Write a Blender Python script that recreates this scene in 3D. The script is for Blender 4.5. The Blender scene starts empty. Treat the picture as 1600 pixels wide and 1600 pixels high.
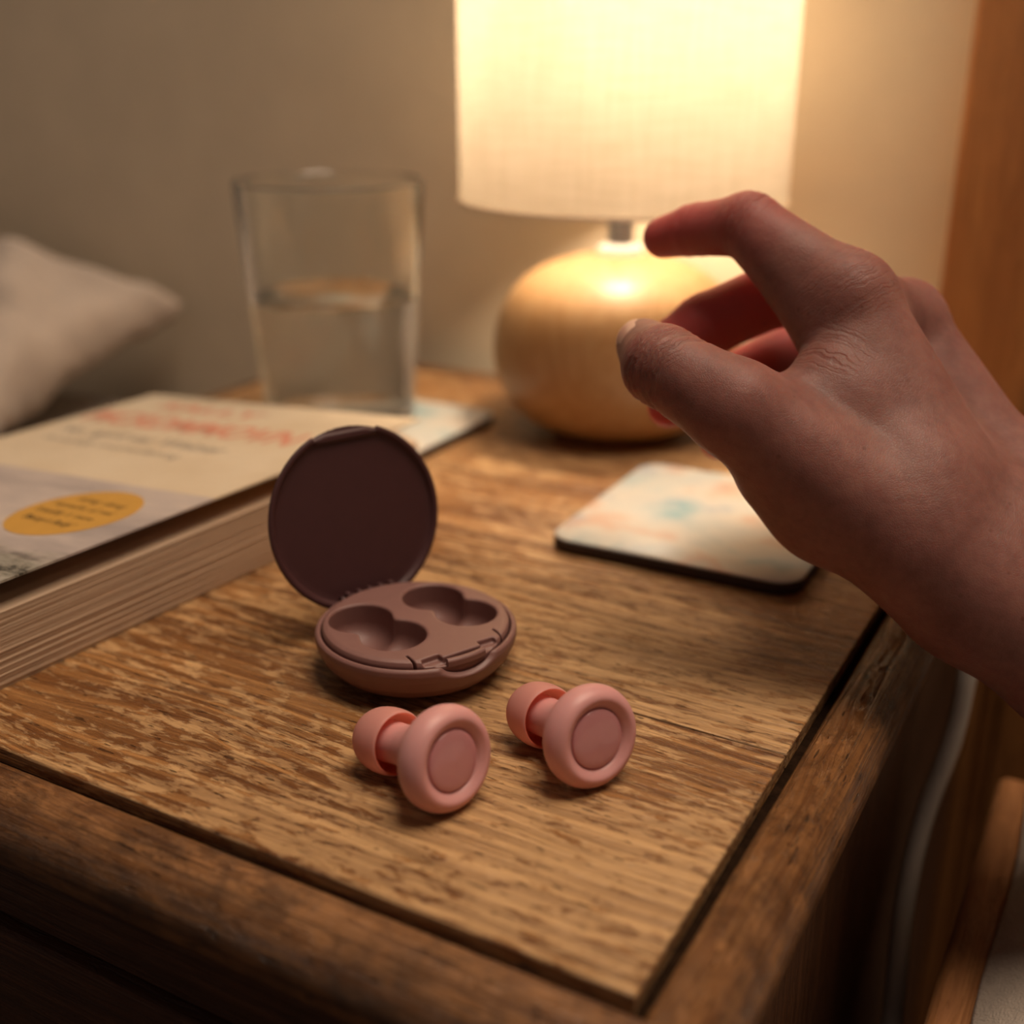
import bpy, bmesh, math, random
import numpy as np
from mathutils import Vector, Matrix

# ------------------------------------------------------------------ units
# Layout is written in units of 1.15 mm, measured from the front right corner
# of the nightstand's flat top; the floor lies 480 units (0.55 m) below it.
U = 0.00115
FLOOR = -480.0
random.seed(4)
SC = bpy.context.scene
COL = SC.collection


def V(x, y, z):
    return Vector((x * U, y * U, (z - FLOOR) * U))


# ------------------------------------------------------------------ camera
PITCH, YAW = math.radians(21.0), math.radians(29.2)
cam_d = bpy.data.cameras.new('camera')
cam = bpy.data.objects.new('camera', cam_d)
COL.objects.link(cam)
cam.location = V(50.08, -128.84, 130.0)
cam.rotation_euler = (math.pi / 2 - PITCH, 0, YAW)
cam_d.sensor_width = 36.0
cam_d.lens = 36.0 * 1850 / 1600
cam_d.clip_start = 0.005
cam_d.clip_end = 50
cam_d.dof.use_dof = True
cam_d.dof.focus_distance = 241 * U
cam_d.dof.aperture_fstop = 6.3
SC.camera = cam

# ------------------------------------------------------------------ world, exposure
world = bpy.data.worlds.new('room_dusk')
SC.world = world
world.use_nodes = True
bg = world.node_tree.nodes['Background']
bg.inputs['Color'].default_value = (1.0, 0.72, 0.60, 1)
bg.inputs['Strength'].default_value = 0.08
SC.view_settings.view_transform = 'Standard'
SC.view_settings.look = 'None'
SC.view_settings.gamma = 1.0
SC.view_settings.use_curve_mapping = False
SC.view_settings.exposure = 0.0
BULB = 195.0
# added soft overhead light, evens out the tabletop where the table lamp falls short
cl_d = bpy.data.lights.new('added_overhead_fill', 'AREA')
cl_d.shape = 'DISK'
cl_d.size = 640 * U
cl_d.energy = 15.5
cl_d.color = (1.0, 0.80, 0.62)
cl = bpy.data.objects.new('added_overhead_fill', cl_d)
COL.objects.link(cl)
cl.location = V(120, 230, 950)
cl.rotation_euler = (V(-40, 60, 0) - cl.location).to_track_quat('-Z', 'Y').to_euler()

SC.cycles.max_bounces = 10
SC.cycles.diffuse_bounces = 5
SC.cycles.transmission_bounces = 10
SC.cycles.transparent_max_bounces = 12
SC.cycles.caustics_reflective = False
SC.cycles.sample_clamp_indirect = 6.0


# ------------------------------------------------------------------ node helpers
class NT:
    def __init__(self, name):
        self.m = bpy.data.materials.new(name)
        self.m.use_nodes = True
        self.t = self.m.node_tree
        self.b = self.t.nodes['Principled BSDF']
        self.out = self.t.nodes['Material Output']

    def n(self, kind, **kw):
        nd = self.t.nodes.new(kind)
        for k, v in kw.items():
            setattr(nd, k, v)
        return nd

    def l(self, a, b):
        self.t.links.new(a, b)

    def coord(self, scale=(1, 1, 1), loc=(0, 0, 0), rot=(0, 0, 0)):
        tc = self.n('ShaderNodeTexCoord')
        mp = self.n('ShaderNodeMapping')
        mp.inputs['Scale'].default_value = tuple(s / U for s in scale)
        mp.inputs['Location'].default_value = loc
        mp.inputs['Rotation'].default_value = rot
        self.l(tc.outputs['Object'], mp.inputs['Vector'])
        return mp.outputs['Vector']

    def noise(self, vec, scale=1.0, detail=2.0, rough=0.5, dist=0.0):
        nd = self.n('ShaderNodeTexNoise')
        nd.inputs['Scale'].default_value = scale
        nd.inputs['Detail'].default_value = detail
        nd.inputs['Roughness'].default_value = rough
        nd.inputs['Distortion'].default_value = dist
        self.l(vec, nd.inputs['Vector'])
        return nd.outputs['Fac']

    def ramp(self, fac, stops, interp='LINEAR'):
        nd = self.n('ShaderNodeValToRGB')
        cr = nd.color_ramp
        cr.interpolation = interp
        while len(cr.elements) < len(stops):
            cr.elements.new(0.5)
        for e, (p, c) in zip(cr.elements, stops):
            e.position = p
            e.color = (c, c, c, 1) if isinstance(c, (int, float)) else (*c, 1)
        self.l(fac, nd.inputs['Fac'])
        return nd.outputs['Color']

    def mix(self, fac, a, b, mode='MIX'):
        nd = self.n('ShaderNodeMix', data_type='RGBA', blend_type=mode)
        if isinstance(fac, (int, float)):
            nd.inputs[0].default_value = fac
        else:
            self.l(fac, nd.inputs[0])
        for i, c in ((6, a), (7, b)):
            if isinstance(c, tuple):
                nd.inputs[i].default_value = (*c, 1)
            else:
                self.l(c, nd.inputs[i])
        return nd.outputs[2]

    def math(self, op, a, b=0.0, c=0.0):
        nd = self.n('ShaderNodeMath', operation=op)
        for i, x in enumerate((a, b, c)):
            if isinstance(x, (int, float)):
                nd.inputs[i].default_value = x
            else:
                self.l(x, nd.inputs[i])
        return nd.outputs[0]

    def sep(self, vec):
        nd = self.n('ShaderNodeSeparateXYZ')
        self.l(vec, nd.inputs[0])
        return nd.outputs

    def comb(self, x, y, z):
        nd = self.n('ShaderNodeCombineXYZ')
        for i, v in enumerate((x, y, z)):
            if isinstance(v, (int, float)):
                nd.inputs[i].default_value = v
            else:
                self.l(v, nd.inputs[i])
        return nd.outputs[0]

    def bump(self, h, dist=0.3, strength=1.0, prev=None):
        nd = self.n('ShaderNodeBump')
        nd.inputs['Distance'].default_value = dist * U
        nd.inputs['Strength'].default_value = strength
        self.l(h, nd.inputs['Height'])
        if prev is not None:
            self.l(prev, nd.inputs['Normal'])
        return nd.outputs['Normal']

    def set(self, **kw):
        for k, v in kw.items():
            s = self.b.inputs[k.replace('_', ' ')]
            if isinstance(v, (int, float)):
                s.default_value = v
            elif isinstance(v, tuple):
                s.default_value = (*v, 1) if len(v) == 3 and s.type == 'RGBA' else v
            else:
                self.l(v, s)
        return self


def plain(name, col, rough=0.5, var=0.08, vscale=0.15, bump=0.0, bscale=2.0, **kw):
    m = NT(name)
    vec = m.coord()
    nz = m.noise(vec, vscale, 4, 0.6)
    dark = tuple(c * (1 - var) for c in col)
    lite = tuple(min(1, c * (1 + var)) for c in col)
    m.set(Base_Color=m.ramp(nz, [(0.3, dark), (0.7, lite)]), Roughness=rough, **kw)
    if bump:
        m.set(Normal=m.bump(m.noise(vec, bscale, 3, 0.6), bump))
    return m.m


def wood(name, dark, mid, lite, axis='x', worn=0.55, line=0.6, nicks=True, rough=(0.34, 0.56),
         seed=0.0, period=2.0, wornc=None, grime=None):
    """Old pine: growth-ring lines along one axis, patches where the varnish has worn, nicks along the grain."""
    m = NT(name)
    rot = {'x': (0, 0, 0), 'y': (0, 0, math.pi / 2), 'z': (0, math.pi / 2, 0)}[axis]
    base = m.coord(rot=rot, loc=(seed * 37.0, seed * 53.0, seed * 11.0))
    s = m.sep(base)
    # slow wander of the grain
    wand = m.noise(m.comb(m.math('MULTIPLY', s[0], 0.012), m.math('MULTIPLY', s[1], 0.03), s[2]), 1.0, 2, 0.5)
    yy = m.math('ADD', s[1], m.math('MULTIPLY', wand, 13.0))
    zz = m.math('MULTIPLY', s[2], 0.6)
    # growth rings
    lv = m.comb(m.math('MULTIPLY', s[0], 0.004), m.math('MULTIPLY', yy, 1.0 / period), m.math('MULTIPLY', zz, 1.0 / period))
    rings = m.noise(lv, 1.0, 1.5, 0.5)
    rings = m.ramp(rings, [(0.36, 0.0), (0.5, 0.45), (0.58, 1.0), (0.66, 0.75)])
    ringmask = m.noise(m.comb(m.math('MULTIPLY', s[0], 0.008), m.math('MULTIPLY', yy, 0.035), zz), 1.0, 2, 0.5)
    ringmask = m.ramp(ringmask, [(0.34, 0.2), (0.52, 1.0)])
    ringamt = m.math('MULTIPLY', m.math('MULTIPLY', rings, ringmask), line)
    fib = m.noise(m.comb(m.math('MULTIPLY', s[0], 0.09), m.math('MULTIPLY', yy, 2.4), zz), 1.0, 3, 0.65)
    broad = m.noise(m.comb(m.math('MULTIPLY', s[0], 0.02), m.math('MULTIPLY', yy, 0.06), zz), 1.0, 3, 0.6)
    c0 = m.mix(m.ramp(broad, [(0.3, 0.0), (0.7, 1.0)]), mid, lite)
    c1 = m.mix(m.math('MULTIPLY', m.ramp(fib, [(0.4, 0.0), (0.75, 1.0)]), 0.55), c0, dark)
    c2 = m.mix(ringamt, c1, dark)
    # worn, flaked patches
    wv = m.comb(m.math('MULTIPLY', s[0], 0.12), m.math('MULTIPLY', s[1], 0.42), zz)
    w1 = m.noise(wv, 1.0, 6, 0.68, 0.3)
    wbig = m.noise(m.comb(m.math('MULTIPLY', s[0], 0.012), m.math('MULTIPLY', s[1], 0.018), zz), 1.0, 2, 0.5)
    wsum = m.math('ADD', m.math('MULTIPLY', w1, 0.75), m.math('MULTIPLY', wbig, 0.5))
    wmask = m.ramp(wsum, [(0.60, 0.0), (0.655, 1.0)])
    wc = wornc or tuple(min(1, c * 1.35) for c in lite)
    c3 = m.mix(m.math('MULTIPLY', wmask, worn), c2, wc)
    hgt = m.math('SUBTRACT', m.math('MULTIPLY', fib, 0.35), m.math('MULTIPLY', ringamt, 0.5))
    hgt = m.math('SUBTRACT', hgt, m.math('MULTIPLY', wmask, 0.25))
    fine = m.noise(m.comb(m.math('MULTIPLY', s[0], 0.035), m.math('MULTIPLY', yy, 1.1), zz), 1.0, 4, 0.7)
    c3 = m.mix(m.math('MULTIPLY', m.ramp(fine, [(0.50, 0.0), (0.70, 1.0)]), 0.36), c3, dark)
    c3 = m.mix(m.math('MULTIPLY', ringamt, 0.5), c3, dark)
    hgt = m.math('SUBTRACT', hgt, m.math('MULTIPLY', m.ramp(fine, [(0.52, 0.0), (0.70, 1.0)]), 0.5))
    col = c3
    if nicks:
        nv = m.comb(m.math('MULTIPLY', s[0], 0.16), m.math('MULTIPLY', s[1], 0.95), zz)
        n1 = m.noise(nv, 1.0, 2, 0.5)
        nm = m.ramp(n1, [(0.67, 0.0), (0.71, 1.0)])
        nv2 = m.comb(m.math('MULTIPLY', s[0], 0.33), m.math('MULTIPLY', m.math('ADD', s[1], m.math('MULTIPLY', s[0], 0.4)), 0.6), zz)
        n2 = m.ramp(m.noise(nv2, 1.0, 3, 0.6), [(0.70, 0.0), (0.74, 1.0)])
        nk = m.math('MAXIMUM', nm, m.math('MULTIPLY', n2, 0.6))
        col = m.mix(m.math('MULTIPLY', nk, 0.72), c3, tuple(c * 0.28 for c in dark))
        hgt = m.math('SUBTRACT', hgt, m.math('MULTIPLY', nk, 1.3))
        hgt = m.math('ADD', hgt, m.math('MULTIPLY', m.noise(base, 0.35, 3, 0.6), 0.8))
    if grime:
        gm = m.ramp(m.noise(base, 0.12, 4, 0.65), [(0.42, 0.0), (0.62, 1.0)])
        col = m.mix(m.math('MULTIPLY', gm, grime), col, tuple(c * 0.35 for c in dark))
    rg = m.math('ADD', rough[0], m.math('MULTIPLY', m.math('ADD', m.math('MULTIPLY', wmask, 0.5), m.math('MULTIPLY', fib, 0.5)), rough[1] - rough[0]))
    m.set(Base_Color=col, Roughness=rg, Normal=m.bump(hgt, 0.5, 0.85))
    return m.m


# ------------------------------------------------------------------ object helpers
def tag(o, label=None, cat=None, group=None, kind=None):
    if label: o['label'] = label
    if cat: o['category'] = cat
    if group: o['group'] = group
    if kind: o['kind'] = kind
    return o


def thing(name, label, cat, base, rot=(0, 0, 0), group=None):
    o = bpy.data.objects.new(name, None)
    o.empty_display_size = 0.01
    COL.objects.link(o)
    o.location = V(*base)
    o.rotation_euler = rot
    o['base'] = base
    return tag(o, label, cat, group)


def obj(name, verts, faces, mat, parent=None, base=None, smooth=False, auto=None):
    """verts in layout units, local to the parent thing (or to base when top-level)."""
    me = bpy.data.meshes.new(name)
    v = np.asarray(verts, dtype=np.float64) * U
    me.from_pydata(v.tolist(), [], faces if isinstance(faces, list) else faces.tolist())
    me.update()
    if mat:
        me.materials.append(mat)
    o = bpy.data.objects.new(name, me)
    COL.objects.link(o)
    if parent is not None:
        o.parent = parent
    if base is not None:
        o.location = V(*base)
    if smooth:
        me.polygons.foreach_set('use_smooth', [True] * len(me.polygons))
        if auto:
            try:
                me.set_sharp_from_angle(angle=math.radians(auto))
            except Exception:
                pass
    return o


def box(x0, x1, y0, y1, z0, z1):
    v = [(x, y, z) for z in (z0, z1) for y in (y0, y1) for x in (x0, x1)]
    f = [(0, 2, 3, 1), (4, 5, 7, 6), (0, 1, 5, 4), (2, 6, 7, 3), (0, 4, 6, 2), (1, 3, 7, 5)]
    return v, f


def bevel(o, w, seg=2):
    md = o.modifiers.new('bevel', 'BEVEL')
    md.width = w * U
    md.segments = seg
    md.limit_method = 'ANGLE'
    return o


def boxobj(name, b, mat, parent=None, bev=0.0, seg=2, base=None):
    v, f = box(*b)
    o = obj(name, v, f, mat, parent, base)
    if bev:
        bevel(o, bev, seg)
    return o


def lathe(profile, n=64, closed=False):
    """Revolve (r, z) pairs about z."""
    v, f = [], []
    m = len(profile)
    for i in range(n):
        a = 2 * math.pi * i / n
        c, s = math.cos(a), math.sin(a)
        for r, z in profile:
            v.append((r * c, r * s, z))
    for i in range(n):
        j = (i + 1) % n
        for k in range(m if closed else m - 1):
            k2 = (k + 1) % m
            f.append((i * m + k, j * m + k, j * m + k2, i * m + k2))
    return v, f


def smooth_profile(pts, sub=6):
    """Catmull-Rom through the points."""
    P = np.array(pts, float)
    out = []
    for i in range(len(P) - 1):
        p0, p1, p2, p3 = P[max(i - 1, 0)], P[i], P[i + 1], P[min(i + 2, len(P) - 1)]
        for k in range(sub):
            t = k / sub
            out.append(0.5 * ((2 * p1) + (-p0 + p2) * t + (2 * p0 - 5 * p1 + 4 * p2 - p3) * t * t + (-p0 + 3 * p1 - 3 * p2 + p3) * t ** 3))
    out.append(P[-1])
    return [tuple(map(float, p)) for p in out]


def tube(path, r, n=10):
    P = [Vector(p) for p in path]
    v, f = [], []
    up = Vector((0.31, 0.2, 0.93))
    for i, p in enumerate(P):
        t = (P[min(i + 1, len(P) - 1)] - P[max(i - 1, 0)]).normalized()
        a = t.cross(up).normalized()
        b = t.cross(a).normalized()
        for k in range(n):
            an = 2 * math.pi * k / n
            v.append(tuple(p + a * (r * math.cos(an)) + b * (r * math.sin(an))))
    for i in range(len(P) - 1):
        for k in range(n):
            k2 = (k + 1) % n
            f.append((i * n + k, i * n + k2, (i + 1) * n + k2, (i + 1) * n + k))
    f.append(tuple(range(n))[::-1])
    f.append(tuple((len(P) - 1) * n + k for k in range(n)))
    return v, f


def rounded_rect(w, d, r, seg=8):
    pts = []
    for cx, cy, a0 in ((w - r, d - r, 0), (r, d - r, 90), (r, r, 180), (w - r, r, 270)):
        for k in range(seg + 1):
            a = math.radians(a0 + 90 * k / seg)
            pts.append((cx + r * math.cos(a), cy + r * math.sin(a)))
    return pts


def slab(loops):
    """Skin a stack of equal-length closed loops [(points2d, z), ...] and cap both ends."""
    n = len(loops[0][0])
    v, f = [], []
    for pts, z in loops:
        v += [(x, y, z) for x, y in pts]
    for i in range(len(loops) - 1):
        for k in range(n):
            k2 = (k + 1) % n
            f.append((i * n + k, i * n + k2, (i + 1) * n + k2, (i + 1) * n + k))
    f.append(tuple(range(n))[::-1])
    f.append(tuple((len(loops) - 1) * n + k for k in range(n)))
    return v, f


# ------------------------------------------------------------------ distance fields
def surface_nets(F, origin, h):
    S = F < 0
    nx, ny, nz = F.shape
    c = [(i, j, k) for i in (0, 1) for j in (0, 1) for k in (0, 1)]
    sl = lambda A, o: A[o[0]:nx - 1 + o[0], o[1]:ny - 1 + o[1], o[2]:nz - 1 + o[2]]
    cnt = sum(sl(S, o).astype(np.int8) for o in c)
    act = (cnt > 0) & (cnt < 8)
    idx = -np.ones(act.shape, np.int64)
    cells = np.argwhere(act)
    idx[act] = np.arange(len(cells))
    acc = np.zeros((len(cells), 3))
    num = np.zeros(len(cells))
    vals = {o: sl(F, o)[act] for o in c}
    for a in c:
        for ax in range(3):
            if a[ax] == 1:
                continue
            b = list(a); b[ax] = 1; b = tuple(b)
            fa, fb = vals[a], vals[b]
            x = (fa < 0) != (fb < 0)
            t = np.where(x, fa / np.where(x, fa - fb, 1), 0)
            p = np.tile(np.array(a, float), (len(cells), 1))
            p[:, ax] = t
            acc[x] += p[x]
            num[x] += 1
    verts = (cells + acc / num[:, None]) * h + np.array(origin)
    faces = []
    for ax in range(3):
        o1, o2 = [i for i in range(3) if i != ax]
        if ax == 1:
            o1, o2 = o2, o1
        a = [slice(1, -1)] * 3
        a[ax] = slice(0, -1)
        b = list(a); b[ax] = slice(1, None)
        x = S[tuple(a)] != S[tuple(b)]
        e = np.argwhere(x)
        e[:, o1] += 1
        e[:, o2] += 1
        inside = S[e[:, 0], e[:, 1], e[:, 2]]
        q = []
        for d1, d2 in ((-1, -1), (0, -1), (0, 0), (-1, 0)):
            p = e.copy(); p[:, o1] += d1; p[:, o2] += d2
            q.append(idx[p[:, 0], p[:, 1], p[:, 2]])
        q = np.stack(q, 1)
        q[~inside] = q[~inside][:, ::-1]
        faces.append(q)
    return verts, np.concatenate(faces)


def smin(a, b, k):
    h = np.maximum(k - np.abs(a - b), 0) / k
    return np.minimum(a, b) - h * h * k * 0.25


def smax(a, b, k):
    return -smin(-a, -b, k)


def round_cone(p, a, b, r1, r2):
    a, b = np.asarray(a, np.float32), np.asarray(b, np.float32)
    ba = b - a
    l2 = float(ba @ ba)
    rr = r1 - r2
    a2 = l2 - rr * rr
    il2 = 1.0 / l2
    pa = p - a
    y = pa @ ba
    z = y - l2
    q = pa * l2 - y[..., None] * ba
    x2 = np.einsum('...i,...i', q, q)
    y2 = y * y * l2
    z2 = z * z * l2
    k = np.sign(rr) * rr * rr * x2
    d = (np.sqrt(x2 * a2 * il2) + y * rr) * il2 - r1
    d = np.where(np.sign(z) * a2 * z2 > k, np.sqrt(x2 + z2) * il2 - r2, d)
    d = np.where(np.sign(y) * a2 * y2 < k, np.sqrt(x2 + y2) * il2 - r1, d)
    return d.astype(np.float32)


def poly_sdf(px, py, poly):
    P = np.array(poly, float)
    d = np.full(px.shape, 1e9)
    s = np.ones(px.shape)
    n = len(P)
    j = n - 1
    for i in range(n):
        e = P[j] - P[i]
        wx, wy = px - P[i, 0], py - P[i, 1]
        t = np.clip((wx * e[0] + wy * e[1]) / (e @ e), 0, 1)
        bx, by = wx - e[0] * t, wy - e[1] * t
        d = np.minimum(d, bx * bx + by * by)
        c1, c2, c3 = py >= P[i, 1], py < P[j, 1], e[0] * wy > e[1] * wx
        s = np.where((c1 & c2 & c3) | (~c1 & ~c2 & ~c3), -s, s)
        j = i
    return s * np.sqrt(d)


def box_sdf(X, Y, Z, c, h, r=0.0):
    qx, qy, qz = np.abs(X - c[0]) - h[0] + r, np.abs(Y - c[1]) - h[1] + r, np.abs(Z - c[2]) - h[2] + r
    o = np.sqrt(np.maximum(qx, 0) ** 2 + np.maximum(qy, 0) ** 2 + np.maximum(qz, 0) ** 2)
    return o + np.minimum(np.maximum(qx, np.maximum(qy, qz)), 0) - r


def grid(lo, hi, h):
    ax = [np.arange(l, u + h, h, dtype=np.float32) for l, u in zip(lo, hi)]
    return np.meshgrid(*ax, indexing='ij')


# joints of the hand: position and radius
JOINTS = {
    'W1': (23.06, 119.14, 25.07, 12.50),
    'W2': (32.60, 148.90, 35.99, 12.50),
    'F1': (104.30, 121.92, -27.22, 18.00),
    'F2': (116.70, 150.17, -28.96, 17.00),
    'WM': (28.58, 134.33, 30.26, 13.00),
    'FM': (110.30, 135.85, -28.27, 19.00),
    'CMC': (11.44, 115.50, 34.35, 12.50),
    'THN': (-6.78, 117.82, 40.45, 12.50),
    'TH2': (-16.17, 112.24, 48.08, 11.50),
    'TM': (-26.04, 104.87, 60.59, 10.00),
    'TI': (-43.53, 105.59, 67.71, 8.70),
    'TT': (-52.87, 116.77, 68.76, 6.30),
    'IMc': (23.88, 129.58, 31.03, 11.00),
    'IM': (-13.07, 137.72, 79.75, 9.40),
    'IMp': (-17.29, 135.53, 74.54, 8.00),
    'IP': (-39.77, 145.90, 93.22, 7.30),
    'ID': (-54.09, 149.14, 90.88, 6.20),
    'IT': (-62.87, 150.46, 88.29, 5.10),
    'DI1': (-11.67, 127.12, 65.03, 8.00),
    'DI2': (8.34, 121.74, 44.10, 12.00),
    'MMc': (28.87, 150.21, 32.52, 11.00),
    'MM': (-4.59, 159.84, 71.84, 8.00),
    'MP': (-34.29, 158.65, 76.19, 8.00),
    'MD': (-50.58, 150.65, 67.54, 7.80),
    'MT': (-59.70, 145.18, 61.10, 6.30),
    'RMc': (32.62, 165.14, 28.22, 10.00),
    'RM': (-0.90, 177.05, 56.04, 8.20),
    'RP': (-28.14, 180.51, 62.27, 7.80),
    'RD': (-48.61, 161.10, 49.72, 7.00),
    'RT': (-58.56, 147.67, 45.79, 5.10),
    'PMc': (34.48, 174.08, 23.88, 10.00),
    'PM': (6.77, 192.18, 38.86, 8.00),
    'PP': (-14.84, 190.68, 40.60, 7.00),
    'PD': (-34.80, 170.09, 35.89, 6.00),
    'PT': (-47.26, 155.93, 36.27, 4.80),
    'WB1': (-21.66, 114.40, 59.96, 5.50),
    'WB2': (-10.46, 122.41, 58.37, 8.50),
    'HY': (21.80, 167.65, 25.36, 12.00),
    'HY2': (6.72, 178.54, 33.01, 10.00),
}
JP = {k: np.array(q[:3], np.float32) for k, q in JOINTS.items()}
JR = {k: q[3] for k, q in JOINTS.items()}

# ================================================================== MATERIALS
M = {}
M['wall'] = plain('wall_paint', (0.68, 0.585, 0.44), 0.85, 0.05, 0.02, 0.25, 0.6)
M['floor'] = wood('floor_boards', (0.05, 0.025, 0.012), (0.09, 0.045, 0.02), (0.13, 0.07, 0.03), 'y', 0.2, 0.5, False)
TOPC = ((0.145, 0.054, 0.016), (0.41, 0.190, 0.064), (0.53, 0.275, 0.100))
M['top'] = wood('worn_pine_top', *TOPC, 'x', 0.85, 1.0, True, wornc=(0.62, 0.38, 0.175), rough=(0.22, 0.46))
M['top2'] = wood('worn_pine_top_second', *TOPC, 'x', 0.85, 1.0, True, seed=1.7, wornc=(0.62, 0.38, 0.175), rough=(0.22, 0.46))
M['edge_x'] = wood('pine_moulding_along', (0.10, 0.036, 0.012), (0.20, 0.085, 0.03), (0.29, 0.135, 0.048), 'x', 0.45, 0.6, True, (0.28, 0.5), 2.2, grime=0.55)
M['edge_y'] = wood('pine_moulding_across', (0.10, 0.036, 0.012), (0.20, 0.085, 0.03), (0.29, 0.135, 0.048), 'y', 0.45, 0.6, True, (0.10, 0.24), 3.1, grime=0.5)
M['grime'] = plain('groove_grime', (0.016, 0.008, 0.004), 1.0, 0.5, 0.3, 0.4, 0.8, Specular_IOR_Level=0.05)
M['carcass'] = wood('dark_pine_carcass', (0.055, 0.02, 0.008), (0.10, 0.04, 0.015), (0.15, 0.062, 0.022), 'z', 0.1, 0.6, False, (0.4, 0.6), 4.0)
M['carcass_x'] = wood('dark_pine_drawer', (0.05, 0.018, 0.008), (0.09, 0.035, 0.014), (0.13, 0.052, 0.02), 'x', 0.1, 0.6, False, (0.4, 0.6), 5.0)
M['post'] = wood('orange_pine_board', (0.30, 0.105, 0.028), (0.46, 0.19, 0.055), (0.54, 0.24, 0.075), 'z', 0.0, 0.5, False, (0.4, 0.6), 6.0, period=6.0)
M['rail'] = wood('bed_rail_pine', (0.22, 0.08, 0.025), (0.36, 0.15, 0.05), (0.42, 0.19, 0.07), 'y', 0.1, 0.4, False, (0.4, 0.6), 7.0, period=5.0)


def lamp_wood():
    m = NT('turned_pale_wood')
    v = m.coord(rot=(0.2, 0.15, 0))
    s = m.sep(v)
    n1 = m.noise(m.comb(m.math('MULTIPLY', s[0], 0.06), m.math('MULTIPLY', s[1], 0.06), m.math('MULTIPLY', s[2], 0.015)), 1, 3, 0.5, 0.6)
    rings = m.math('FRACT', m.math('MULTIPLY', n1, 9.0))
    col = m.mix(m.ramp(rings, [(0.0, 0.0), (0.75, 0.8), (1.0, 0.1)]), (0.50, 0.31, 0.15), (0.42, 0.235, 0.095))
    m.set(Base_Color=col, Roughness=0.45, Coat_Weight=0.12, Coat_Roughness=0.3)
    return m.m


M['lampwood'] = lamp_wood()
M['steel'] = plain('brushed_steel', (0.32, 0.33, 0.36), 0.35, 0.05, 0.4, Metallic=0.8)
M['collar'] = plain('white_collar', (0.8, 0.8, 0.78), 0.4, 0.03)
M['foot'] = plain('dark_felt_foot', (0.02, 0.014, 0.01), 0.9, 0.2)
M['cord'] = plain('white_plastic_cord', (0.50, 0.46, 0.41), 0.5, 0.05)


def linen(name):
    m = NT(name)
    v = m.coord()
    s = m.sep(v)
    ang = m.math('MULTIPLY', m.math('ARCTAN2', s[1], s[0]), 60.0)
    hz = m.noise(m.comb(m.math('MULTIPLY', ang, 0.05), 0.0, m.math('MULTIPLY', s[2], 0.55)), 1, 4, 0.6)
    vt = m.noise(m.comb(m.math('MULTIPLY', ang, 0.45), 3.0, m.math('MULTIPLY', s[2], 0.035)), 1, 4, 0.6)
    sl = m.math('ADD', m.math('MULTIPLY', hz, 0.5), m.math('MULTIPLY', vt, 0.5))
    col = m.ramp(sl, [(0.36, (0.45, 0.375, 0.285)), (0.62, (0.53, 0.455, 0.365))])
    d = m.n('ShaderNodeBsdfDiffuse')
    t = m.n('ShaderNodeBsdfTranslucent')
    m.l(col, d.inputs['Color'])
    m.l(col, t.inputs['Color'])
    mx = m.n('ShaderNodeMixShader')
    mx.inputs[0].default_value = 0.30
    m.l(d.outputs[0], mx.inputs[1])
    m.l(t.outputs[0], mx.inputs[2])
    m.l(mx.outputs[0], m.out.inputs['Surface'])
    return m.m


M['linen'] = linen('lampshade_linen')
M['hem'] = plain('lampshade_hem', (0.80, 0.64, 0.46), 0.8, 0.05)


def emitter(name, col, power):
    m = NT(name)
    e = m.n('ShaderNodeEmission')
    e.inputs['Color'].default_value = (*col, 1)
    e.inputs['Strength'].default_value = power
    m.l(e.outputs[0], m.out.inputs['Surface'])
    return m.m


M['bulb'] = emitter('lit_bulb', (1.0, 0.79, 0.55), BULB)


def glass(name, ior, col=(1, 1, 1), rough=0.0, brighten=0.0):
    m = NT(name)
    m.set(Base_Color=col, Roughness=rough, IOR=ior, Transmission_Weight=1.0)
    if brighten:          # translucent white mixed in to brighten the sides of the glass
        t = m.n('ShaderNodeBsdfTranslucent')
        t.inputs['Color'].default_value = (0.95, 0.93, 0.9, 1)
        mx = m.n('ShaderNodeMixShader')
        m.l(m.ramp(m.noise(m.coord(), 0.06, 3, 0.6), [(0.35, brighten * 0.5), (0.7, brighten * 1.4)]), mx.inputs[0])
        m.l(m.b.outputs[0], mx.inputs[1])
        m.l(t.outputs[0], mx.inputs[2])
        m.l(mx.outputs[0], m.out.inputs['Surface'])
    return m.m


M['glass'] = glass('clear_glass', 1.36, (0.97, 0.98, 0.96), brighten=0.06)
M['water'] = glass('water', 1.33)

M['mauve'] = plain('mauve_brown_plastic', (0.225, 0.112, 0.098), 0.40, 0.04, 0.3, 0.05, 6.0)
M['mauve_shaded'] = plain('mauve_brown_shaded_plastic', (0.066, 0.024, 0.025), 0.42, 0.04, 0.3, 0.05, 6.0)  # same plastic as the base, darkened: the open lid's shade put into its colour


def silicone(name, col, rough, sss=0.35, coat=0.0, scale=2.0):
    m = NT(name)
    v = m.coord()
    nz = m.noise(v, 0.25, 3, 0.5)
    m.set(Base_Color=m.ramp(nz, [(0.3, tuple(c * 0.96 for c in col)), (0.7, col)]), Roughness=rough,
          Subsurface_Weight=sss, Subsurface_Radius=(1.0, 0.45, 0.35), Subsurface_Scale=scale * U, Coat_Weight=coat, Coat_Roughness=0.08)
    return m.m


M['pink'] = silicone('matte_pink_silicone', (0.66, 0.325, 0.315), 0.44)
M['pink_disc'] = silicone('glossy_dusty_pink_disc', (0.56, 0.245, 0.255), 0.10, 0.15, 0.5)


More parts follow.
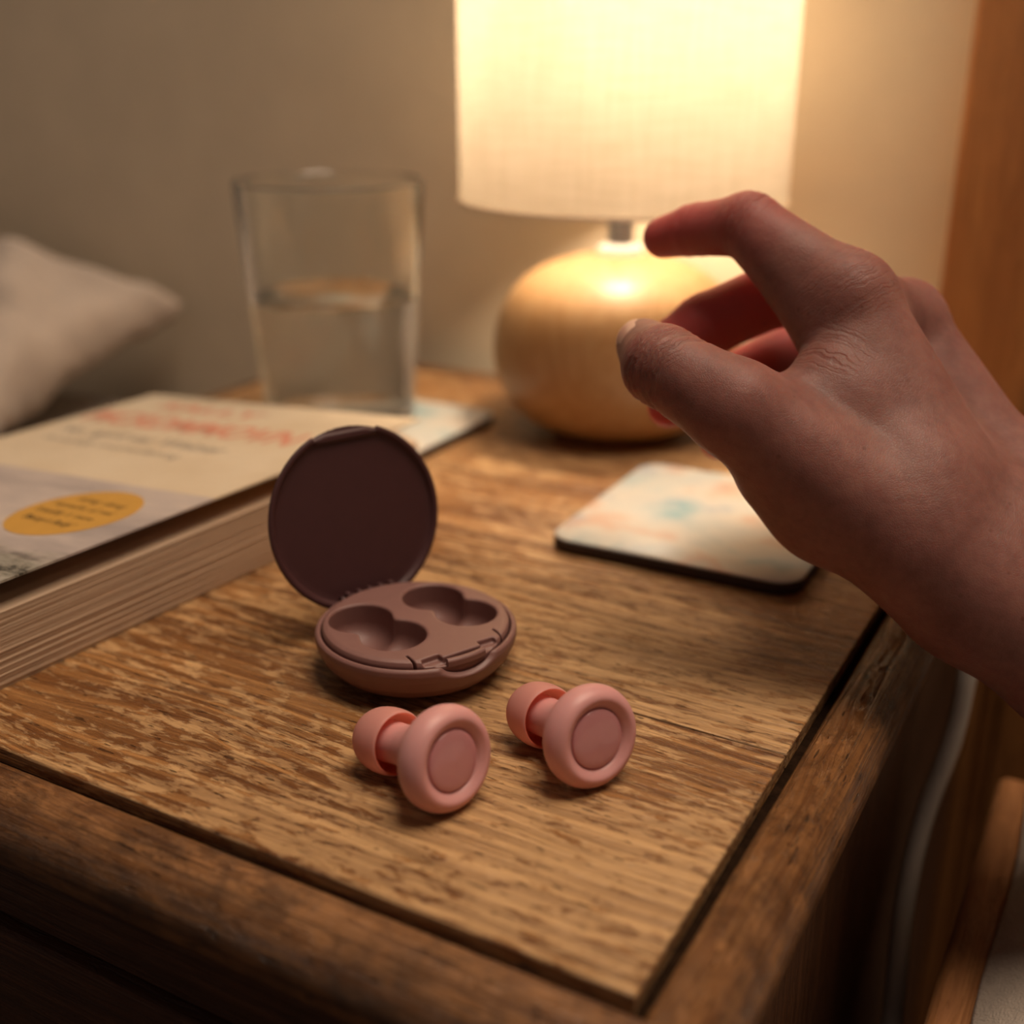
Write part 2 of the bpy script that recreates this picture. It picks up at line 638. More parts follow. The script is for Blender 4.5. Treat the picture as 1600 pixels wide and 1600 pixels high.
def thin_silicone(name, col, tcol, amt):
    m = NT(name)
    nz = m.noise(m.coord(), 0.25, 3, 0.5)
    m.set(Base_Color=m.ramp(nz, [(0.3, tuple(c * 0.96 for c in col)), (0.7, col)]), Roughness=0.5)
    t = m.n('ShaderNodeBsdfTranslucent')
    t.inputs['Color'].default_value = (*tcol, 1)
    mx = m.n('ShaderNodeMixShader')
    mx.inputs[0].default_value = amt
    m.l(m.b.outputs[0], mx.inputs[1])
    m.l(t.outputs[0], mx.inputs[2])
    m.l(mx.outputs[0], m.out.inputs['Surface'])
    return m.m


M['tip'] = thin_silicone('soft_pink_ear_tip', (0.74, 0.40, 0.355), (0.95, 0.60, 0.53), 0.38)
M['coral'] = thin_silicone('coral_tip_lining', (0.84, 0.26, 0.17), (0.98, 0.48, 0.36), 0.55)


def paper_edge():
    m = NT('page_edges')
    v = m.coord()
    s = m.sep(v)
    n1 = m.noise(m.comb(m.math('MULTIPLY', s[0], 0.01), m.math('MULTIPLY', s[1], 0.012), m.math('MULTIPLY', s[2], 2.6)), 1, 4, 0.7)
    col = m.ramp(n1, [(0.3, (0.44, 0.305, 0.20)), (0.5, (0.56, 0.405, 0.28)), (0.7, (0.64, 0.49, 0.35))])
    m.set(Base_Color=col, Roughness=0.85, Normal=m.bump(n1, 0.4, 0.7))
    return m.m


M['pages'] = paper_edge()


def cover_print():
    """Cream upper panel over a misty grey seascape; local x runs 0 (spine) to 124, y from foot to head."""
    m = NT('printed_cover')
    v = m.coord()
    s = m.sep(v)
    wob = m.math('MULTIPLY', m.noise(v, 0.05, 2), 1.0)
    sky = m.noise(m.comb(m.math('MULTIPLY', s[0], 0.02), m.math('MULTIPLY', s[1], 0.07), 0.0), 1.0, 4, 0.6)
    skyc = m.ramp(sky, [(0.3, (0.34, 0.29, 0.28)), (0.55, (0.52, 0.44, 0.40)), (0.7, (0.60, 0.50, 0.42))])
    rock = m.noise(m.comb(m.math('MULTIPLY', s[0], 0.05), m.math('MULTIPLY', s[1], 0.16), 2.0), 1.0, 6, 0.7, 0.8)
    rockc = m.ramp(rock, [(0.40, (0.06, 0.055, 0.045)), (0.46, (0.24, 0.22, 0.18)), (0.56, (0.36, 0.33, 0.28)), (0.7, (0.5, 0.46, 0.41))])
    edge = m.math('ADD', s[1], m.math('MULTIPLY', m.noise(v, 0.08, 4, 0.6), 16.0))
    pic = m.mix(m.ramp(m.math('MULTIPLY', edge, 0.01), [(0.34, 1.0), (0.40, 0.0)]), skyc, rockc)
    cream = m.ramp(wob, [(0.3, (0.66, 0.53, 0.37)), (0.7, (0.72, 0.60, 0.44))])
    isC = m.ramp(m.math('MULTIPLY', s[1], 0.01), [(0.7755, 0.0), (0.7775, 1.0)])
    m.set(Base_Color=m.mix(isC, pic, cream), Roughness=0.42)
    return m.m


M['cover'] = cover_print()
M['cover_plain'] = plain('cream_card', (0.62, 0.52, 0.40), 0.6, 0.04)
M['red_ink'] = plain('red_ink', (0.66, 0.27, 0.18), 0.5, 0.05)
M['grey_ink'] = plain('grey_ink', (0.33, 0.28, 0.23), 0.5, 0.05)
M['dark_ink'] = plain('dark_ink', (0.09, 0.055, 0.02), 0.5, 0.05)
M['sticker'] = plain('mustard_sticker', (0.56, 0.30, 0.055), 0.5, 0.04)


def coaster_print(name, seed):
    m = NT(name)
    v = m.coord(loc=(seed, seed * 2, 0))
    n1 = m.noise(v, 0.035, 3, 0.5, 0.4)
    n2 = m.noise(m.coord(loc=(seed + 40, 7, 3), scale=(0.7, 1.4, 1)), 0.05, 3, 0.5, 0.4)
    a = m.ramp(n1, [(0.32, (0.22, 0.36, 0.40)), (0.41, (0.48, 0.49, 0.46)), (0.52, (0.55, 0.51, 0.45)), (0.6, (0.55, 0.36, 0.27)), (0.72, (0.44, 0.45, 0.42))])
    b = m.mix(m.ramp(n2, [(0.54, 0.0), (0.66, 0.8)]), a, (0.30, 0.36, 0.42))
    m.set(Base_Color=b, Roughness=0.35)
    return m.m


M['coaster'] = coaster_print('pastel_print', 3.0)
M['coaster2'] = coaster_print('pastel_print_second', 21.0)
M['cork'] = plain('dark_hardboard', (0.035, 0.016, 0.009), 0.7, 0.2, 0.3, 0.3, 1.5)


def cloth(name, col, bumpd=0.8):
    m = NT(name)
    v = m.coord()
    n1 = m.noise(v, 0.03, 4, 0.55)
    wv = m.noise(m.coord(scale=(1, 1, 1)), 1.6, 2, 0.5)
    m.set(Base_Color=m.ramp(n1, [(0.3, tuple(c * 0.85 for c in col)), (0.7, col)]), Roughness=0.9, Sheen_Weight=0.2,
          Normal=m.bump(m.math('ADD', m.math('MULTIPLY', n1, 3.0), m.math('MULTIPLY', wv, 0.3)), bumpd))
    return m.m


M['pillow'] = cloth('oatmeal_pillowcase', (0.52, 0.43, 0.36))
M['sheet'] = cloth('grey_brown_sheet', (0.30, 0.25, 0.21))
M['blanket'] = cloth('beige_blanket', (0.46, 0.38, 0.31), 1.5)


HB = np.array([30.0, 140.0, 30.0])      # origin of the hand


def skin():
    m = NT('skin')
    v = m.coord()
    big = m.noise(v, 0.06, 4, 0.6)
    mott = m.noise(v, 0.35, 4, 0.65)
    col = m.ramp(m.math('ADD', m.math('MULTIPLY', big, 0.6), m.math('MULTIPLY', mott, 0.4)),
                 [(0.36, (0.195, 0.080, 0.066)), (0.52, (0.25, 0.110, 0.090)), (0.66, (0.295, 0.138, 0.110))])
    # red glow of the backlit fingers, painted into the skin colour
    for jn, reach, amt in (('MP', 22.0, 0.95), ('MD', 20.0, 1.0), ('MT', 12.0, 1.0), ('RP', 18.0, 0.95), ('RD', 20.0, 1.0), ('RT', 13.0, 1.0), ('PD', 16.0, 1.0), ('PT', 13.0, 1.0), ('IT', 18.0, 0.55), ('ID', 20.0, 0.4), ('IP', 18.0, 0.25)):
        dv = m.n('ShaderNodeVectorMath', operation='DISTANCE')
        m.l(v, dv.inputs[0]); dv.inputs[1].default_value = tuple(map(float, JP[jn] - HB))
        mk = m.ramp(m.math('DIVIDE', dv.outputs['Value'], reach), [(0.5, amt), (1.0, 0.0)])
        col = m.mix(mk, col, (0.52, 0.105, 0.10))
    sp = m.n('ShaderNodeTexVoronoi')
    sp.inputs['Scale'].default_value = 0.16
    m.l(v, sp.inputs['Vector'])
    mole = m.ramp(sp.outputs['Distance'], [(0.05, 1.0), (0.10, 0.0)])
    col = m.mix(m.math('MULTIPLY', mole, 0.45), col, (0.12, 0.045, 0.03))
    vo = m.n('ShaderNodeTexVoronoi', feature='DISTANCE_TO_EDGE')
    vo.inputs['Scale'].default_value = 1.6
    m.l(v, vo.inputs['Vector'])
    cell = m.ramp(vo.outputs['Distance'], [(0.0, 0.0), (0.15, 1.0)])
    h = m.math('ADD', m.math('MULTIPLY', cell, 0.16), m.math('MULTIPLY', m.noise(v, 0.5, 4, 0.6), 0.8))
    # skin folds across the joints: (joint, along from, along to, reach, lines per unit, depth)
    for jn, a, b, reach, freq, dep in (('TI', 'TM', 'TT', 10.5, 0.85, 2.6), ('IP', 'IM', 'ID', 10.0, 0.75, 1.8), ('ID', 'IP', 'IT', 7.0, 0.5, 2.0),
                                       ('IM', 'IMc', 'IP', 13.0, 0.40, 1.3), ('MD', 'MP', 'MT', 8.0, 0.5, 1.8), ('DI1', 'TM', 'IMp', 12.0, 0.33, 2.2)):
        c = JP[jn] - HB
        ax = JP[b] - JP[a]
        ax = ax / np.linalg.norm(ax)
        sub = m.n('ShaderNodeVectorMath', operation='SUBTRACT')
        m.l(v, sub.inputs[0]); sub.inputs[1].default_value = tuple(map(float, c))
        dot = m.n('ShaderNodeVectorMath', operation='DOT_PRODUCT')
        m.l(sub.outputs[0], dot.inputs[0]); dot.inputs[1].default_value = tuple(map(float, ax))
        ln = m.n('ShaderNodeVectorMath', operation='LENGTH')
        m.l(sub.outputs[0], ln.inputs[0])
        mask = m.ramp(m.math('DIVIDE', ln.outputs['Value'], reach), [(0.55, 1.0), (1.0, 0.0)])
        warp = m.math('MULTIPLY', m.noise(v, 0.22, 3, 0.6), 3.2)
        t = m.math('ADD', dot.outputs['Value'], warp)
        lines = m.noise(m.comb(m.math('MULTIPLY', t, freq), m.math('MULTIPLY', m.sep(v)[2], 0.05), 4.0), 1.0, 2, 0.55)
        gr = m.ramp(m.math('ABSOLUTE', m.math('SUBTRACT', lines, 0.5)), [(0.0, 1.0), (0.06, 0.0)])
        g = m.math('MULTIPLY', gr, mask)
        h = m.math('SUBTRACT', h, m.math('MULTIPLY', g, dep))
        col = m.mix(m.math('MULTIPLY', g, 0.5 if jn == 'TI' else 0.3), col, (0.12, 0.045, 0.035))
    m.set(Base_Color=col, Roughness=0.48, Subsurface_Weight=0.9, Subsurface_Radius=(1.0, 0.20, 0.11), Subsurface_Scale=10.0 * U,
          Normal=m.bump(h, 0.20, 0.8), Specular_IOR_Level=0.3)
    return m.m


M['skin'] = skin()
M['nail'] = silicone('fingernail', (0.56, 0.29, 0.23), 0.28, 0.4, 0.3)

# ================================================================== SETTING
v, f = box(-1400, 1400, 334, 344, FLOOR, 1500)
tag(obj('wall_back', v, f, M['wall']), 'plain warm beige painted wall behind the lamp', kind='structure').location = (0, 0, -FLOOR * U)
fl = boxobj('floor', (-1400, 1400, -1600, 334, FLOOR - 12, FLOOR), M['floor'])
fl.location = (0, 0, -FLOOR * U)
tag(fl, 'dark floor in shadow below the nightstand', kind='structure')

# ================================================================== NIGHTSTAND
XL, YB = -286.0, 300.0          # flat top: x XL..-1, y 0..YB
NS = thing('nightstand', 'worn varnished pine nightstand with scratched plank top and rounded moulding', 'nightstand', (0, 0, FLOOR))


def ns(name, b, mat, bev=0.0, parent=NS):
    b = (b[0], b[1], b[2], b[3], b[4] - FLOOR, b[5] - FLOOR)
    return boxobj(name, b, mat, parent, bev)


joints = [0.0, 75.5, 190.0, YB]
for i in range(3):
    g0 = 0.0 if i == 0 else 0.22
    g1 = 0.0 if i == 2 else 0.22
    o = ns('plank', (XL + 1, -1.35, (0.6 if i == 0 else joints[i] + g0), joints[i + 1] - g1, -12, 0), M['top2'] if i == 1 else M['top'], 0.35)
ns('sub_top', (XL - 2, 2, -3, YB + 3, -15, -3.4), M['grime'])
# moulding swept round the top with mitred corners: (outward offset, z)
PROF = [(0.5, -12.0), (0.5, -3.0), (1.2, -1.9), (2.4, -1.15)] + \
       smooth_profile([(2.4, -1.15), (6.0, -1.2), (9.4, -2.4), (12.0, -4.8), (13.4, -8.4), (13.4, -12.0), (12.6, -14.6), (10.5, -16.0)], 5)[1:] + [(0.5, -16.0)]


def moulding(name, p0, p1, n, t0, t1, mat):
    """p0-p1 inner line, n outward normal, t0/t1 mitre slope at either end."""
    a, b, n = Vector(p0), Vector(p1), Vector(n)
    t = (b - a).normalized()
    vs = []
    for p, k in ((a, -t0), (b, t1)):
        for q, z in PROF:
            w = p + n * q + t * (k * q)
            vs.append((w.x, w.y, z - FLOOR))
    m = len(PROF)
    fs = [(i, (i + 1) % m, m + (i + 1) % m, m + i) for i in range(m)] + [tuple(range(m))[::-1], tuple(range(m, 2 * m))]
    o = obj(name, vs, fs, mat, NS, smooth=True, auto=40)
    bm = bmesh.new(); bm.from_mesh(o.data); bmesh.ops.recalc_face_normals(bm, faces=bm.faces); bm.to_mesh(o.data); bm.free()
    return o


moulding('top_moulding', (XL, 0), (0, 0), (0, -1), 1, 1, M['edge_x'])
moulding('top_moulding', (0, 0), (0, YB), (1, 0), 1, 0.0, M['edge_y'])
moulding('top_moulding', (XL, YB), (XL, 0), (-1, 0), 0.0, 1, M['edge_y'])
ns('back_edge', (XL - 13, 13, YB, YB + 12, -16, -0.4), M['edge_x'], 0.8)
# carcass
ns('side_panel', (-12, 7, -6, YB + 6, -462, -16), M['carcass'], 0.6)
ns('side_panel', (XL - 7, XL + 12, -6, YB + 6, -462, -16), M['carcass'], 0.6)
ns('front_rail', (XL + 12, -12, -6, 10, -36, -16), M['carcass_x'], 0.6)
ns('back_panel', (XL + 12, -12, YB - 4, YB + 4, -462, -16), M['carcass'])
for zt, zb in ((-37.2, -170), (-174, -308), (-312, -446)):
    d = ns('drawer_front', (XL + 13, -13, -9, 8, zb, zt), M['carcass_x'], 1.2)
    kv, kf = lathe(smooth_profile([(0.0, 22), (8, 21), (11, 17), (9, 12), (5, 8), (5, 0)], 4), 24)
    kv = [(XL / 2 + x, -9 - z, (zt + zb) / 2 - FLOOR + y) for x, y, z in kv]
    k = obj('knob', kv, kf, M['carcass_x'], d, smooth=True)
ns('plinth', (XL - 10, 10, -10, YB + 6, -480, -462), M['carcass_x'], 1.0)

# ================================================================== WOODEN POST BY THE WALL
PO = thing('wooden_post', 'tall orange-brown wooden post against the wall behind the hand', 'post', (10, 324, FLOOR))
PO['kind'] = 'thing'
for x0, x1, y0 in ((-33.5, 2.0, -9.0), (2.6, 9.0, -7.0), (9.6, 70.0, -9.0)):
    boxobj('board', (x0, x1, y0, 9.5, 0, 900), M['post'], PO, 3.2 if x0 < 0 else 1.0, 4)

# ================================================================== BED ON THE RIGHT
BR = thing('bed', 'low bed with a pine side rail and beige blanket at the lower right', 'bed', (120, 0, FLOOR))
rv = boxobj('side_rail', (-90, -78.5, -700, 203, 250, 413), M['rail'], BR, 3.5, 4)
boxobj('mattress', (-77, 500, -700, 203, 250, 408), M['sheet'], BR, 14, 4)


def rumple(x, y, s=0.0):
    return (math.sin(x * 0.045 + y * 0.021 + s) * 2.6 + math.sin(y * 0.06 - x * 0.03 + 1.3 * s) * 1.8 + math.sin(x * 0.13 + y * 0.09) * 0.7)


nx, ny = 70, 90
bv, bf = [], []
for j in range(ny + 1):
    y = -680 + 876 * j / ny
    for i in range(nx + 1):
        tt = i / nx
        x = -79.5 + 560 * tt ** 1.6
        drop = max(0.0, (x + 79.5)) / 14
        z = 413.8 + 18 * (1 - math.exp(-drop)) + rumple(x, y) * min(1.0, drop * 1.2)
        x2 = x + (math.sin(y * 0.05) * 1.5 + math.sin(y * 0.021 + 1) * 2.0) * max(0, 1 - drop)
        bv.append((x2, y, z))
for j in range(ny):
    for i in range(nx):
        a = j * (nx + 1) + i
        bf.append((a, a + 1, a + nx + 2, a + nx + 1))
o = obj('blanket', bv, bf, M['blanket'], BR, smooth=True)
sd = o.modifiers.new('thick', 'SOLIDIFY'); sd.thickness = 2.5 * U; sd.offset = -1
ns_leg = [(-88, -690), (-88, 190), (480, -690), (480, 190)]
for x, y in ns_leg:
    boxobj('leg', (x, x + 12, y, y + 12, 0, 252), M['rail'], BR, 1.0)

# ================================================================== BED AND PILLOW ON THE LEFT
BL = thing('daybed', 'grey sheeted mattress against the wall on the left', 'bed', (-620, 60, FLOOR))
boxobj('mattress', (-300, 308, -500, 262, 240, 438), M['sheet'], BL, 22, 5)
boxobj('bed_base', (-295, 303, -495, 258, 0, 239), M['carcass_x'], BL, 2)


def pillow():
    n, m = 64, 44
    a, b = 128.0, 72.0
    vs, fs = [], []
    rnd = np.random.RandomState(5)
    ph = rnd.rand(12) * 6.28
    for side in (1, -1):
        for j in range(m + 1):
            for i in range(n + 1):
                s, t = -1 + 2 * i / n, -1 + 2 * j / m
                edge = (1 - abs(s) ** 2.6) * (1 - abs(t) ** 2.6)
                # corners drawn out into points
                x = a * s * (1 - 0.10 * (1 - abs(t) ** 2))
                y = b * t * (1 - 0.10 * (1 - abs(s) ** 2))
                hz = 35 * max(edge, 0) ** 0.36
                wr = (math.sin(s * 9 + t * 4 + ph[0]) + math.sin(s * 5 - t * 11 + ph[1]) * 0.8 + math.sin(s * 17 + t * 9 + ph[2]) * 0.5 + math.sin(t * 19 - s * 6 + ph[3]) * 0.4)
                z = side * (hz + wr * 3.4 * max(edge, 0) ** 0.3)
                if side < 0:
                    z *= 0.75
                rim = math.sin(i * 0.9 + j * 1.3) * 2.0 * (1 - min(1, edge * 6))
                vs.append((x, y, z + rim))
    k = (n + 1) * (m + 1)
    for side in (0, 1):
        for j in range(m):
            for i in range(n):
                q = side * k + j * (n + 1) + i
                qd = (q, q + 1, q + n + 2, q + n + 1)
                fs.append(qd if side == 0 else qd[::-1])
    return vs, fs


pv, pf = pillow()
PL = obj('pillow', pv, pf, M['pillow'], None, (-520, 244, 5), smooth=True)
PL.rotation_euler = (math.radians(14), math.radians(6), math.radians(6))
tag(PL, 'rumpled oatmeal pillow at the left edge behind the book', 'pillow')
bm = bmesh.new(); bm.from_mesh(PL.data); bmesh.ops.remove_doubles(bm, verts=bm.verts, dist=0.3 * U); bm.to_mesh(PL.data); bm.free()
PL.modifiers.new('s', 'SUBSURF').render_levels = 1

# ================================================================== TABLE LAMP
LX, LY = -126.5, 267.0
LM = thing('table_lamp', 'lit table lamp with round pale wooden base and linen drum shade', 'lamp', (LX, LY, 0))
lv, lf = lathe(smooth_profile([(0.0, 1.2), (22, 1.2), (31, 3.2), (39, 9.5), (44.3, 19), (45.8, 30), (44, 41), (38.8, 51.0), (30, 58), (18.5, 62.3), (9.5, 64.0), (6.5, 64.3), (0, 64.3)], 6), 72)
obj('lamp_base', lv, lf, M['lampwood'], LM, smooth=True)
obj('base_pad', *lathe([(0, 0), (23, 0), (23, 1.3), (0, 1.3)], 48), M['foot'], LM)
obj('collar', *lathe([(0, 64), (8.6, 64), (8.2, 66.4), (5.5, 67.8), (0, 67.8)], 32), M['collar'], LM, smooth=True, auto=40)
obj('stem', *lathe([(0, 67.3), (4.6, 67.3), (4.6, 84), (6.2, 85), (6.2, 118), (0, 118)], 24), M['steel'], LM, smooth=True, auto=40)
SR, SB, ST = 57.5, 82.5, 196.0
sh = obj('lamp_shade', *lathe([(SR, SB), (SR, SB + 20), (SR, SB + 50), (SR, SB + 85), (SR, ST)], 96), M['linen'], LM, smooth=True)
for z in (SB, ST):
    s1 = -1 if z == SB else 1
    obj('shade_hem', *lathe([(SR - 0.7, z - s1 * 1.2), (SR + 0.7, z - s1 * 1.2), (SR + 0.9, z), (SR - 0.9, z)], 96, True), M['hem'], sh, smooth=True, auto=40)
for k in range(3):
    a = math.radians(120 * k + 20)
    obj('shade_spoke', *tube([(5 * math.cos(a), 5 * math.sin(a), 112), (30 * math.cos(a), 30 * math.sin(a), 150), ((SR - 1) * math.cos(a), (SR - 1) * math.sin(a), 193)], 0.8, 8), M['steel'], sh)
bm = bmesh.new()
bmesh.ops.create_icosphere(bm, subdivisions=2, radius=13 * U)
for vv in bm.verts:
    vv.co.z *= 1.15
    vv.co.z += 147 * U
me = bpy.data.meshes.new('bulb'); bm.to_mesh(me); bm.free()
me.materials.append(M['bulb'])
bo = bpy.data.objects.new('bulb', me); COL.objects.link(bo); bo.parent = LM
for p in me.polygons: p.use_smooth = True

cp = smooth_profile([(-100, 291, 2.8), (-60, 297, 2.8), (-10, 296, 2.8), (6, 294, 2.9), (18, 285, -6), (21, 250, -16), (20, 215, -22), (18.5, 192, -27), (18, 181, -47), (15, 168, -67), (15.5, 150, -84), (20, 124, -106), (22, 112, -170), (20, 112, -300), (24, 120, -440), (40, 150, -477), (90, 200, -477.6)], 6)
tag(obj('power_cord', *tube(cp, 2.7, 12), M['cord'], None, (0, 0, 0), smooth=True), 'white power cord hanging in the dark gap beside the nightstand', 'cord')

# ================================================================== COASTERS
def coaster(name, label, base, rot, w, d, r, mat):
    c = thing(name, label, 'coaster', base, (0, 0, rot), 'printed coasters on the nightstand')
    ins = lambda k: [(k + x, k + y) for x, y in rounded_rect(w - 2 * k, d - 2 * k, max(r - k, 0.5))]
    obj('board', *slab([(ins(0.5), 0), (ins(0), 0.6), (ins(0), 3.2), (ins(0.4), 3.7)]), M['cork'], c, smooth=True, auto=50)
    obj('printed_top', *slab([(ins(0.25), 3.55), (ins(0.3), 4.0), (ins(0.8), 4.25)]), mat, c, smooth=True, auto=50)
    return c


coaster('drink_coaster', 'empty square coaster with pastel print and dark edge below the hand', (-92.5, 145.5, 0), math.radians(1.0), 72, 75, 7.5, M['coaster'])
coaster('drink_coaster', 'pastel coaster under the water glass, half hidden by the book', (-243, 175.5, 0), 0, 77, 72, 6, M['coaster2'])

# ================================================================== GLASS OF WATER
GL = thing('water_glass', 'clear tumbler half full of water standing behind the book', 'glass', (-212, 210, 4.3))
outer = [(0, 0), (25.0, 0), (26.6, 0.8), (27.2, 2.2), (30.2, 44), (33.2, 85.5)]
inner = [(32.2, 86.4), (31.4, 85.5), (28.5, 46), (25.6, 8.5), (22.5, 6.2), (0, 6.0)]
obj('tumbler', *lathe(outer + [(32.9, 86.4)] + inner, 96), M['glass'], GL, smooth=True, auto=35)
WZ = 46.0
rin = lambda z: 25.6 + (z - 8.5) / (85.5 - 8.5) * (31.4 - 25.6) + 0.12
obj('water', *lathe([(0, 5.9), (22.6, 6.1), (25.72, 8.5), (rin(30), 30), (rin(WZ), WZ), (rin(WZ) - 1.2, WZ - 0.5), (0, WZ - 0.6)], 96), M['water'], GL, smooth=True, auto=35)

# ================================================================== BOOK
BK = thing('paperback_book', 'thick paperback book with cream and grey cover lying at the left', 'book', (-160.3, 4.0, 0), (0, 0, math.radians(-4.4)))
BW, BLn = 124.0, 163.0
# page block: a stack of thin layers with slightly uneven fore-edges
rnd = np.random.RandomState(11)
NL = 40
pv, pf = [], []


def top_of(x):                       # upper surface of the pages; x = 0 at the fore-edge, -BW at the spine
    t = (x + BW) / BW
    base_h = 12.2 + 9.6 * t
    roll = max(0.0, (t - 0.80) / 0.20)
    return base_h - 4.2 * roll ** 2.2


ncol = 14
xs = [-BW + 1.0 + (BW - 1.6) * (k / (ncol - 1)) ** 0.6 for k in range(ncol)]
for L in range(NL):
    dx = rnd.uniform(-0.09, 0.09) + (0.18 if rnd.rand() < 0.1 else 0)
    dy = rnd.uniform(-0.2, 0.2)
    z0f, z1f = L / NL, (L + 1) / NL - 0.004
    b = len(pv)
    for x in xs:
        xe = x + dx * ((x + BW) / BW) ** 3
        zt = top_of(x)
        z0, z1 = 1.0 + (zt - 1.0) * z0f, 1.0 + (zt - 1.0) * z1f
        for yy in (1.0 + dy, BLn - 1.0 + dy):
            pv += [(xe, yy, z0), (xe, yy, z1)]
    for k in range(ncol - 1):
        a, c = b + 4 * k, b + 4 * (k + 1)
        pf += [(a + 1, c + 1, c + 3, a + 3), (a, a + 2, c + 2, c), (a, c, c + 1, a + 1), (a + 2, a + 3, c + 3, c + 2)]
    e = b + 4 * (ncol - 1)
    pf += [(b, b + 1, b + 3, b + 2), (e, e + 2, e + 3, e + 1)]
tag(obj('page_block', pv, pf, M['pages'], BK), 'cream page edges', kind='stuff')
obj('back_cover', *slab([([(-BW - 0.2, 0), (-0.9, 0), (-0.9, BLn), (-BW - 0.2, BLn)], 0), ([(-BW - 0.2, 0), (-0.9, 0), (-0.9, BLn), (-BW - 0.2, BLn)], 0.9)]), M['cover_plain'], BK)
obj('spine', *slab([([(-BW - 0.9, 0), (-BW + 0.4, 0), (-BW + 0.4, BLn), (-BW - 0.9, BLn)], 0), ([(-BW - 0.9, 0), (-BW + 0.4, 0), (-BW + 0.4, BLn), (-BW - 0.9, BLn)], 13.6)]), M['cover_plain'], BK)
# front cover: a card hinged at the spine, lifting towards the fore-edge; its own frame so print lies flat on it
CV_A = math.atan2(10.9, BW)
nxc, nyc = 24, 24
cvv, cvf = [], []
for lay in (0, 1):
    for j in range(nyc + 1):
        for i in range(nxc + 1):
            s, t = i / nxc, j / nyc
            cvv.append((124.6 * s, BLn * t, 0.55 * lay))
K = (nxc + 1) * (nyc + 1)
for j in range(nyc):
    for i in range(nxc):
        a = j * (nxc + 1) + i
        cvf.append((K + a, K + a + 1, K + a + nxc + 2, K + a + nxc + 1))
        cvf.append((a, a + nxc + 1, a + nxc + 2, a + 1))
for i in range(nxc):
    cvf.append((i, i + 1, K + i + 1, K + i))
    a = nyc * (nxc + 1) + i
    cvf.append((a + 1, a, K + a, K + a + 1))
for j in range(nyc):
    a = j * (nxc + 1)
    cvf.append((a + nxc + 1, a, K + a, K + a + nxc + 1))
    a += nxc
    cvf.append((a, a + nxc + 1, K + a + nxc + 1, K + a))
CV = obj('front_cover', cvv, cvf, M['cover'], BK)
CV.location = (-BW * U, 0, 13.6 * U)
CV.rotation_euler = (0, -CV_A, 0)
tag(CV, 'cream upper panel with red lettering above a grey seascape')


def lettering(name, text, x, y, size, mat, parent, width=None, z=0.60, shear=0.0, rot=0.0, bold=0.0, space=1.0):
    c = bpy.data.curves.new(name, 'FONT')
    c.body = text
    c.size = size * U
    c.shear = shear
    c.offset = bold * U
    c.space_character = space
    c.extrude = 0.01 * U
    c.resolution_u = 3
    o = bpy.data.objects.new(name, c)
    COL.objects.link(o)
    o.parent = parent
    o.location = (x * U, y * U, z * U)
    o.rotation_euler = (0, 0, rot)
    c.materials.append(mat)
    bpy.context.view_layer.update()
    w = o.dimensions.x
    me = bpy.data.meshes.new_from_object(o.evaluated_get(bpy.context.evaluated_depsgraph_get()))
    q = bpy.data.objects.new('text', me)
    COL.objects.link(q)
    q.parent = parent
    q.location, q.rotation_euler = o.location, o.rotation_euler
    if width and w > 0:
        q.scale.x = width * U / w
    bpy.data.objects.remove(o)
    bpy.data.curves.remove(c)
    q.name = name
    return q


R2 = math.radians(-2.0)
lettering('author_line', 'SALLY', 20, 147.0, 10, M['red_ink'], CV, 50, bold=0.25, rot=R2)
lettering('title_line', 'MCRDMMOVN', 4, 127.0, 17, M['red_ink'], CV, 100, bold=0.5, rot=R2)
lettering('subtitle_line', 'No. april var Weiner', 11, 112.5, 8.6, M['grey_ink'], CV, 80, bold=0.12, rot=R2)
lettering('small_line', 'brealdly moreslanng', 16, 103.5, 6, M['grey_ink'], CV, 66, rot=R2)
STK = obj('sticker', *slab([([(17 * math.cos(2 * math.pi * k / 64), 17 * math.sin(2 * math.pi * k / 64)) for k in range(64)], 0), ([(17 * math.cos(2 * math.pi * k / 64), 17 * math.sin(2 * math.pi * k / 64)) for k in range(64)], 0.08)]), M['sticker'], CV)
STK.location = (98.0 * U, 55.0 * U, 0.56 * U)
tag(STK, 'round mustard yellow sticker')
for t, x, y, w, b in (('stiring  slanng', 89.0, 62.4, 19, 0.0), ('reproachts  of  ronl', 85.5, 57.4, 24, 0.0), ("brealdhy 's  more", 85.0, 52.4, 23, 0.0), ("'Benny s Rudy'", 86.5, 47.0, 20.5, 0.05)):
    lettering('sticker_text', t, x, y, 3.6, M['dark_ink'], CV, w, z=0.67, shear=0.25, bold=b, rot=R2)

# ================================================================== EARPLUG CASE
CA = math.radians(29.2 - 54.5)      # direction the latch faces
CS = thing('earplug_case', 'open round mauve plastic earplug case with two moulded wells', 'case', (-86.6, 71.2, 0), (0, 0, CA + math.pi / 2))
CS.scale = (1.04, 1.04, 1.04)
# local frame: -y faces the latch, +y the hinge
H = 0.24
X, Y, Z = grid((-23, -23, -0.8), (23, 23, 14.6), H)
Rr = np.sqrt(X * X + Y * Y)
shell = poly_sdf(Rr, Z, [(0, 0), (12.5, 0), (15.5, 0.7), (18.4, 2.6), (20.4, 5.2), (21.5, 8.0), (21.8, 9.8), (21.7, 11.0), (21.2, 11.5), (20.75, 11.3), (20.6, 10.0), (19.8, 6.8), (17.6, 4.0), (14, 2.2), (0, 1.2), (-5, 1.2), (-5, 0)]) - 0.12
